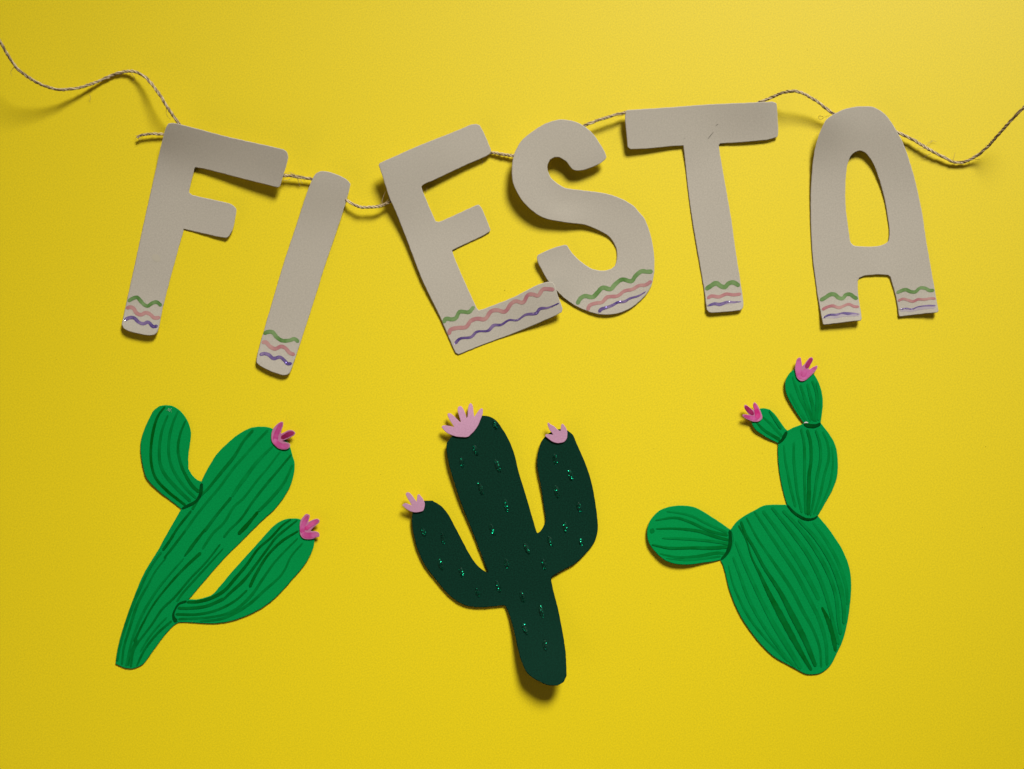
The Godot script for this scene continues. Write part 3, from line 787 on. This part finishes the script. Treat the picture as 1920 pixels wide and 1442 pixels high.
func prickly_pear(green: Material, matt: Material, pink: Material, wet: Material) -> void:
	var o := thing("paper_cactus", "bright green paper prickly pear of five striped pads, under the A", "paper cactus", Vector2(1460, 1040), "paper cacti below the word")
	var b := bend([1212, 1000, 8, 1270, 950, 6, 1285, 1058, 10, 1325, 1053, 5, 1369, 1000, 2, 1352, 1050, 2, 1440, 948, 2, 1400, 1172, 3, 1470, 1060, 2, 1520, 1265, 3, 1590, 1170, 3, 1596, 1090, 2, 1540, 970, 2, 1478, 946, 2, 1460, 850, 3, 1570, 860, 2, 1510, 800, 3, 1538, 795, 3, 1474, 720, 8, 1500, 782, 5, 1540, 730, 4, 1505, 690, 7, 1410, 795, 8, 1430, 766, 6, 1440, 822, 5, 1475, 808, 3])
	var j_top := [1507, 793.5, 1515, 799, 1528, 801, 1535.4, 798, 1539, 793]
	var j_mid := [1476, 946.4, 1488.8, 960.6, 1506, 971.6, 1517, 974, 1528, 971.6, 1533.6, 967]
	var j_left := [1369.5, 993, 1372.8, 1002, 1374, 1017.5, 1369.5, 1032.8, 1361.9, 1043.8, 1351, 1050.3]
	var j_small := [1476.4, 807.4, 1471, 818, 1466.9, 825.6, 1458.9, 831.5]
	var top := [1505, 688, 1490, 692, 1480, 700, 1473.4, 712, 1472, 722, 1473.4, 735, 1478.5, 748, 1490, 768.75, 1500.4, 784.8] + j_top + [1541, 779, 1543, 754, 1540.5, 733.75, 1534, 714.8, 1525, 700, 1516, 691]
	var small := [1426, 765.8, 1433, 765.5, 1443.5, 768, 1453.75, 777.5, 1464, 792, 1472.7, 804] + j_small + [1446.5, 825.6, 1433, 818, 1418.75, 808, 1411.5, 799.4, 1409, 792.8, 1409, 784, 1417, 771]
	var middle := rev(j_small) + [1487, 802, 1503, 795.7] + j_top + [1542.7, 798, 1553, 811, 1563, 827, 1569, 844.6, 1571, 866, 1569.7, 892.8, 1561, 919, 1547.8, 943] + rev(j_mid) + [1469, 923.4, 1463.6, 899.4, 1459.5, 868, 1458.4, 841.7]
	var left := j_left + [1318, 1055.8, 1292, 1059, 1267.8, 1058, 1248, 1051.4, 1232.8, 1039.4, 1219.7, 1024, 1214, 1008.8, 1214, 989, 1222, 971.6, 1235, 958.4, 1252.5, 950.8, 1272, 948, 1294, 949, 1309.4, 954, 1331, 967, 1353, 981.4]
	var large := rev(j_left) + [1381.6, 978, 1394.7, 968, 1414.4, 957, 1432, 948, 1451.6, 946.4] + j_mid + [1552, 989, 1567.5, 1011, 1580.6, 1032.8, 1591.6, 1061, 1596, 1090, 1594, 1133, 1588, 1171.7, 1580, 1201.7, 1568, 1228, 1558, 1246.7, 1546.7, 1258, 1533, 1264, 1520, 1265, 1510, 1264, 1500, 1259, 1480, 1248, 1453, 1233, 1433, 1215, 1413, 1191.7, 1393, 1163, 1380, 1138, 1367, 1104, 1357.5, 1066]
	for piece in [large, middle, left, small, top]:
		part("cactus_pad", sheet(wobble(smooth(pts(piece), true, 4.0, 0.9), 0.4), PackedVector2Array(), b, o.position), green, o)
	ribs([
		[0.35, [2.0, 4.0, 4.5, 3.5], [1481, 737, 1490, 754, 1502, 774.6, 1512, 790.6]],
		[0.42, [2.0, 4.0, 5.0, 4.0, 3.0], [1486, 706, 1491.7, 723.5, 1500.4, 745.4, 1512, 770, 1520, 790]],
		[0.5, [3.0, 4.5, 5.0, 4.0], [1500.4, 721, 1507.7, 742.5, 1515, 763, 1523.75, 788]],
		[0.5, [3.0, 4.5, 5.0, 5.0], [1513.5, 719, 1519.4, 742.5, 1525, 765.8, 1527, 790]],
		[0.42, [3.0, 4.0, 5.0, 4.0], [1523, 713, 1531, 736.7, 1532.5, 760, 1530.5, 790]],
		[0.35, [2.5, 4.0, 4.0, 4.0], [1531, 717, 1537, 742.5, 1537, 771.7, 1535, 788]],
		[0.5, [2.0, 4.0, 4.0], [1442, 770, 1453.75, 787, 1465, 804.5]],
		[0.5, [2.0, 4.0, 4.0, 4.0], [1429, 781, 1445, 795, 1461, 812.5, 1467, 819]],
		[0.75, [2.0, 4.0, 4.5, 5.0], [1417, 790, 1433, 806.7, 1451, 818, 1463, 825]],
		[0.45, [2.0, 3.0, 3.5, 4.0, 3.5], [1469.8, 834, 1472.7, 863.5, 1475.6, 878, 1482, 912, 1492, 951]],
		[0.45, [3.0, 4.0, 4.0, 3.5, 3.5], [1488.75, 828, 1488.75, 863.5, 1491, 888, 1495.5, 925.6, 1504, 962]],
		[0.55, [3.0, 4.0, 4.0, 3.5, 3.5], [1501.9, 803, 1507.7, 830, 1509, 863.5, 1508.8, 893, 1509.6, 925.6, 1511, 964]],
		[0.75, [4.0, 4.5, 4.5, 5.5, 6.0, 5.0], [1513.5, 805, 1520, 830, 1521, 863.5, 1517.5, 890, 1517, 925.6, 1515.5, 966]],
		[0.5, [3.0, 4.0, 4.5, 3.5, 3.0], [1529.6, 806, 1537, 830, 1539, 859, 1532.5, 893, 1526, 936.6, 1520, 967]],
		[0.48, [3.0, 4.0, 4.0, 3.5], [1542.7, 809, 1552, 832, 1554, 859, 1546, 890, 1537, 932, 1526, 965]],
		[0.38, [2.0, 3.0, 3.0, 3.0], [1560, 836, 1562, 871, 1556, 908, 1543, 941, 1531, 964]],
		[0.4, [2.0, 3.0, 3.5, 3.5], [1250, 958.6, 1292, 966, 1327, 982.5, 1364, 999]],
		[0.7, [2.0, 3.5, 4.0, 4.0, 4.0], [1229, 975.6, 1265.6, 970.8, 1292, 978, 1331, 995.6, 1365, 1004]],
		[0.75, [2.0, 3.0, 4.5, 5.0, 4.0], [1230, 991.5, 1265.6, 991, 1309.4, 995.6, 1340, 1005.5, 1367, 1013]],
		[0.5, [2.0, 4.0, 4.0, 4.0], [1241.6, 1009, 1287.5, 1010.5, 1331, 1014.3, 1368.5, 1020]],
		[0.75, [2.0, 4.0, 4.0, 5.0, 5.0], [1222, 1021, 1254.7, 1027.5, 1298.5, 1027, 1335.6, 1027.4, 1366, 1025]],
		[0.6, [2.0, 3.5, 4.0, 5.5, 4.0], [1237, 1038.4, 1272, 1045, 1309.4, 1042.9, 1345, 1037, 1362, 1038.6]],
		[0.5, [1.5, 3.0, 3.0, 3.0], [1249, 1047, 1287.5, 1050, 1322.5, 1047, 1352, 1043]],
		[0.5, [1.5, 3.0, 3.5, 3.0, 3.0], [1366, 1060, 1373, 1090, 1384, 1118, 1404, 1156.7, 1431, 1191.7, 1456, 1218, 1478, 1241]],
		[0.4, [3.0, 4.5, 4.0, 4.0, 4.0], [1374.5, 1044, 1390, 1086, 1402, 1119, 1421, 1156, 1446, 1195, 1470, 1227, 1492, 1252]],
		[0.35, [3.0, 5.0, 6.0, 8.0, 6.0], [1379, 1015, 1393, 1050, 1410, 1088, 1425, 1120, 1448, 1165, 1474, 1208, 1502, 1254]],
		[0.85, [2.5, 2.0, 2.5, 5.0, 7.0, 9.5, 9.0, 7.0, 4.0], [1385, 984.7, 1399, 1011, 1410, 1046, 1423, 1072, 1440.6, 1109.4, 1462.5, 1151, 1488, 1198, 1507, 1232, 1522, 1257]],
		[0.78, [3.5, 4.0, 4.5, 6.0, 9.0, 8.0, 5.0], [1389, 977, 1398, 1000, 1414.4, 1028.4, 1433, 1063.5, 1462.5, 1109, 1485, 1152, 1509, 1199, 1530, 1250]],
		[0.55, [2.5, 3.5, 5.0, 5.5, 4.0, 3.0], [1399, 970, 1421, 1011, 1447, 1049, 1484.4, 1105, 1506, 1146.4, 1524, 1179, 1537, 1215, 1540, 1252]],
		[0.45, [3.0, 5.0, 6.0, 6.0, 4.0], [1414.4, 959, 1436, 991, 1462.5, 1030.6, 1491, 1073, 1515, 1118, 1537, 1163, 1549, 1207, 1551, 1248]],
		[0.38, [4.0, 6.0, 7.0, 6.0], [1430, 957.5, 1462.5, 1001, 1491, 1042.6, 1517, 1087, 1536, 1125]],
		[0.92, [3.0, 6.0, 7.5, 7.5, 4.0], [1541, 1138, 1552, 1161, 1562, 1190, 1567, 1222]],
		[0.42, [4.0, 6.0, 6.0, 5.0, 5.0], [1447, 951, 1480, 992, 1513, 1037, 1534.7, 1078.6, 1551, 1122.5, 1562, 1166, 1573, 1208]],
		[0.42, [4.0, 6.0, 6.0, 5.0, 5.0], [1468, 957, 1505, 997, 1537, 1043.6, 1557.5, 1085, 1568.5, 1122.5, 1572, 1160, 1576.7, 1190]],
		[0.36, [4.0, 6.0, 7.0, 5.0], [1497, 974, 1531, 1010.8, 1558, 1053.5, 1575, 1097, 1582, 1133.5, 1583, 1170]],
		[0.32, [3.0, 5.0, 5.0, 4.0], [1524, 979, 1550, 1015, 1571, 1053.5, 1586, 1097, 1589.4, 1135]],
	], b, o, matt, 9.0)
	seam("joint_line", [1507.5, 793.5, 1515, 797.6, 1528, 798.6, 1535.4, 796, 1538.5, 793], [6.0, 8.0, 8.0, 7.0, 5.0], b, o, matt, 1.0)
	seam("joint_line", j_mid, [3.0, 5.0, 5.5, 5.0, 3.0], b, o, matt, 2.0)
	seam("joint_line", [1368, 994, 1369.5, 1003, 1369.5, 1017.5, 1366, 1031, 1360, 1041, 1352.5, 1048.5], [5.0, 7.0, 8.0, 8.0, 6.0, 5.0], b, o, matt, 3.0)
	seam("joint_line", [1475.4, 808.6, 1471, 818, 1466.5, 825, 1459.6, 830.6], [5.0, 8.0, 6.0, 5.0], b, o, matt, 4.0)
	# a glint of light by the top joint, painted as a pale stroke, and a smudge on the left pad
	part("painted_glint", stroke(pts([1507.5, 793.2, 1511, 791.8, 1515.5, 792.6]), [1.5, 2.6, 1.6], b, o.position, 1.5, lin(0.62, 0.6, 0.58), lin(0.5, 0.48, 0.46), 1.0), matt, o)
	part("ink_smudge", stroke(pts([1218.5, 993.5, 1223, 995.5, 1227.5, 996.5]), [8.0, 11.0, 7.0], b, o.position, 0.24, lin(0.0008, 0.17, 0.036), lin(0.0006, 0.13, 0.022), 2.0), matt, o)
	flower([1391.8, 780, 1392, 777.8, 1395.3, 777, 1401.4, 777.4, 1406, 778.2, 1402.9, 775.5, 1398.3, 769.4, 1394.9, 763, 1395.6, 759.9, 1398.7, 759, 1402.9, 761.8, 1409, 766.8, 1414.4, 769.4, 1412.4, 764, 1412, 757.6, 1414, 754, 1415.9, 754.5, 1420, 759, 1424, 766, 1427, 773, 1429.6, 782.4, 1428, 786.6, 1422.7, 790.4, 1418, 791.2, 1410.5, 790.4, 1403, 787, 1396.8, 784.3], b, Vector2(1425, 786), Vector2(1397, 765), 4.0, o, pink, [
		[0, [7.0, 8.0, 6.0, 4.0], [1422, 785.5, 1411, 784, 1402, 781.5, 1394.5, 779.5]],
		[2, [9.0, 10.5, 9.0, 6.0, 4.0], [1422, 785, 1420.5, 777, 1418, 768, 1415.5, 761, 1414.3, 757]],
		[1, [6.0, 8.0, 8.0, 5.0], [1413, 778, 1408, 772.5, 1402, 766.5, 1397.5, 761.5]]], wet)
	flower([1490.5, 691.6, 1492, 681.6, 1494.4, 673, 1498.4, 670.4, 1501.6, 670.8, 1503, 679.4, 1504.3, 686.6, 1508.4, 682.5, 1513.3, 675.8, 1518.3, 670.4, 1522.3, 669.5, 1525, 672.6, 1522.8, 679, 1519, 685, 1516, 690.7, 1517.8, 692.5, 1524.6, 688.4, 1531.8, 685, 1533, 688.4, 1529.5, 695, 1524.6, 700.6, 1518.3, 706.4, 1511, 712.8, 1504.3, 715, 1498.4, 713, 1494, 707.8, 1491.7, 699.7], b, Vector2(1503, 712), Vector2(1513, 671), 3.0, o, pink, [
		[0, [9.0, 12.0, 10.5, 9.5, 6.0], [1503, 710, 1499.5, 701, 1497.6, 691, 1497.6, 681, 1499, 674]],
		[0, [10.0, 10.5, 7.0, 3.5], [1504, 710, 1512, 702.5, 1521, 695.5, 1530, 688]],
		[0, [8.0, 10.0, 7.0], [1505, 707, 1508.5, 699, 1511.5, 691]],
		[1, [6.0, 8.0, 7.5, 6.0], [1511.5, 690, 1515.5, 683, 1519.5, 676.5, 1522, 672]]], wet)

# ------------------------------------------------------------------ the twine

func twine(m: Material) -> void:
	var o := thing("jute_twine", "thin beige jute twine looping behind the letters across the top", "twine", Vector2(960, 250))
	var ctl := [-26, 30, 112, -8, 62, 104, 9.4, 94.4, 92, 20.6, 113, 82, 32, 128, 74, 47, 141, 64, 65.6, 152.5, 53, 86, 162, 42, 108.75, 167.5, 31, 131, 167.3, 22, 155.6, 162.8, 14, 180, 154, 8, 202.5, 145, 5, 223, 136.6, 5, 245.6, 133.4, 10, 266, 140, 20, 285, 158, 33, 300, 178.75, 41, 315, 203, 37, 327, 220, 31, 336, 233, 25, 352, 250, 20, 420, 285, 10, 500, 322, 12, 531, 329, 13, 545, 329.5, 13, 560, 332, 12, 575, 334, 11.5, 590, 338, 11, 620, 356, 9, 644, 371, 11, 655, 379, 15, 668, 385.5, 17, 682, 388.7, 18, 700, 388.3, 18, 715, 385.5, 17, 728, 379.5, 15, 750, 365, 10, 820, 310, 6, 900, 285, 5, 925, 286.5, 6, 945, 289.5, 7, 962, 291.5, 8, 1000, 280, 12, 1060, 256, 15, 1094, 236.5, 19, 1106, 231, 20, 1122, 225, 20, 1140, 219.5, 19, 1158, 214.7, 18, 1174, 212, 15, 1220, 214, 6, 1320, 212, 5, 1400, 202, 9, 1428, 190.5, 13, 1440, 185.5, 14, 1455, 178.5, 22, 1470, 173, 32, 1486, 171, 42, 1503, 174, 40, 1520, 182.5, 35, 1536, 193, 30, 1550, 204, 26, 1562, 212.5, 23, 1590, 226, 15, 1640, 236, 9, 1675, 245, 9, 1690, 251, 11, 1705, 258.5, 12, 1725, 270, 12, 1745, 282, 12, 1765, 293, 10, 1783, 302, 8, 1798, 304.5, 7, 1813, 302, 9, 1830, 293, 14, 1850, 277, 27, 1868, 257, 44, 1885, 238, 60, 1902, 219, 76, 1925, 197, 97, 1945, 178, 112]
	twist("strand", ctl, 1.65, 34.0, m, o, 0.0)
	twist("loose_end", [257, 258.5, 9, 263, 253.8, 10, 272, 252.5, 10, 285, 250.8, 10, 300, 251.2, 9, 315, 251, 8, 345, 253, 6, 380, 264, 5], 1.5, 22.0, m, o, 7.0)
	# stray hairs and the frayed bit beside the F and the E
	var st := SurfaceTool.new()
	st.begin(Mesh.PRIMITIVE_TRIANGLES)
	var hairs := [
		[168, 178, 8, 170, 184, 5, 167.5, 191, 3], [246, 137, 12, 252, 146, 9, 249, 152, 6], [312, 203, 36, 312, 215, 30, 319, 224, 26],
		[259, 257, 10, 261, 262, 8, 268, 256, 9], [258, 256, 9, 254, 260, 6, 256, 263, 4], [262, 254, 11, 257, 254.5, 10, 253.5, 253.6, 9],
		[530, 338, 12, 538, 338, 14, 548, 334, 14, 556, 331, 13], [533, 326, 15, 545, 323.8, 15, 553, 327, 14], [534, 333, 15, 548, 326.5, 16, 560, 331, 13, 572, 338, 10], [545, 325, 15, 556, 331, 15, 566, 337, 12],
		[536, 329, 16, 548, 330, 16, 560, 336, 13, 568, 344, 9], [556, 331, 13, 560, 341, 9, 562, 350, 5], [528, 333, 14, 540, 330, 16, 556, 328, 15, 575, 332, 13],
		[712, 386, 19, 716, 376, 22, 723, 358, 24], [716, 385, 19, 717.5, 374, 22, 719, 366, 23], [718, 384, 18, 725, 380, 20, 733, 375.5, 19], [720, 383, 18, 726, 376, 20, 730, 372, 20],
		[1543, 219, 14, 1536, 217.5, 10, 1537, 224, 6, 1545, 220.5, 10, 1556, 216, 14], [1736, 276, 13, 1741, 268, 14, 1748, 263, 12], [1745, 288, 11, 1737, 292, 7, 1730, 297, 4],
		[1786, 302, 8, 1789, 294, 11, 1791, 286, 10], [1825, 296, 12, 1830, 299, 10, 1838, 299, 7], [1736, 278, 15, 1728, 279, 14, 1720, 277, 10], [1744, 268, 5, 1750, 264, 4, 1756, 266, 3],
		[27, 125, 76, 20, 135, 70, 22, 143, 66], [1180, 213, 16, 1165, 217, 14, 1158, 219, 12], [903, 299, 4, 905, 304, 3, 904, 308, 2], [800, 350, 5, 800, 356, 4, 798, 360, 3]]
	for h in hairs:
		hair(st, h, 0.42)
	for n in 40:
		var i := 3 * rng.randi_range(1, ctl.size() / 3 - 3)
		var a := Vector3(ctl[i], ctl[i + 1], ctl[i + 2]).lerp(Vector3(ctl[i + 3], ctl[i + 4], ctl[i + 5]), rng.randf())
		var dir := Vector3(ctl[i + 3] - ctl[i], ctl[i + 4] - ctl[i + 1], 0).normalized()
		var side := Vector3(-dir.y, dir.x, 0) * (1.0 if rng.randf() < 0.5 else -1.0)
		var far := rng.randf_range(2.5, 5.5)
		var e := a + dir * rng.randf_range(3, 10) + side * far + Vector3(0, 0, rng.randf_range(-2, 3))
		var mid := a + dir * rng.randf_range(1, 5) + side * far * 0.75 + Vector3(0, 0, 1.5)
		if e.z > 1.0:
			hair(st, [a.x, a.y, a.z, mid.x, mid.y, mid.z, e.x, e.y, e.z], 0.24)
	var f := part("loose_fibres", st, m, o)
	f.set_meta("kind", "stuff")

func curve3(ctl: Array, step: float) -> PackedVector3Array:
	var o := PackedVector3Array()
	var n := ctl.size() / 3
	var g := func(i: int) -> Vector3:
		var k: int = clampi(i, 0, n - 1) * 3
		return Vector3(ctl[k], ctl[k + 1], ctl[k + 2])
	for i in n - 1:
		var p0: Vector3 = g.call(i - 1)
		var p1: Vector3 = g.call(i)
		var p2: Vector3 = g.call(i + 1)
		var p3: Vector3 = g.call(i + 2)
		var len := p1.distance_to(p2)
		var t1 := (p2 - p0).normalized() * len
		var t2 := (p3 - p1).normalized() * len
		var k := maxi(1, int(ceil(len / step)))
		for j in k:
			var t := float(j) / k
			o.append(p1 * (2 * t * t * t - 3 * t * t + 1) + t1 * (t * t * t - 2 * t * t + t) + p2 * (-2 * t * t * t + 3 * t * t) + t2 * (t * t * t - t * t))
	o.append(g.call(n - 1))
	return o

func hair(st: SurfaceTool, h: Array, r: float) -> void:
	var c := curve3(h, 2.0)
	var p := PackedVector3Array()
	var rr := PackedFloat32Array()
	var tt := PackedColorArray()
	for i in c.size():
		p.append(at(Vector2(c[i].x, c[i].y), c[i].z))
		rr.append(r * UNIT * (1.0 - 0.5 * i / c.size()))
		tt.append(lin(0.42, 0.32, 0.17))
	tube(st, p, rr, 4, at(Vector2(960, 250), 0.0), tt)

# two plies wound round each other along the path
func twist(called: String, ctl: Array, r: float, pitch: float, m: Material, o: Node3D, tag: float) -> void:
	var c := curve3(ctl, 1.6)
	var run := PackedFloat32Array([0.0])
	for i in range(1, c.size()):
		run.append(run[i - 1] + c[i].distance_to(c[i - 1]))
	for ply in 3:
		var st := SurfaceTool.new()
		st.begin(Mesh.PRIMITIVE_TRIANGLES)
		var p := PackedVector3Array()
		var rr := PackedFloat32Array()
		var tt := PackedColorArray()
		for i in c.size():
			var t := (c[mini(i + 1, c.size() - 1)] - c[maxi(i - 1, 0)]).normalized()
			var u := t.cross(Vector3(0, 0, 1)).normalized()
			var v := u.cross(t).normalized()
			var s := run[i]
			var a := TAU * (s / pitch + 0.9 * wob.get_noise_2d(s * 0.5, tag)) + TAU / 3.0 * ply
			var swell := 1.0 + 0.28 * wob.get_noise_2d(s * 2.2, 40.0 * ply + tag)
			var q := c[i] + (u * cos(a) + v * sin(a)) * r * 1.0 * swell
			q += Vector3(wob.get_noise_2d(s * 1.5, 300.0 + tag), wob.get_noise_2d(s * 1.5, 400.0 + tag), 0) * 0.8
			p.append(at(Vector2(q.x, q.y), maxf(q.z, r)))
			rr.append(r * 0.86 * UNIT * swell * (1.0 + 0.14 * wob.get_noise_2d(s * 14.0, 70.0 * ply)))
			var k := clampf(0.5 + 0.9 * wob.get_noise_2d(s * 3.0, 90.0 * ply + tag) + 0.5 * wob.get_noise_2d(s * 16.0, 150.0 * ply), 0.0, 1.0)
			tt.append(lin(0.23, 0.165, 0.085).lerp(lin(0.64, 0.52, 0.33), k))
		tube(st, p, rr, 7, o.position, tt)
		part(called, st, m, o)
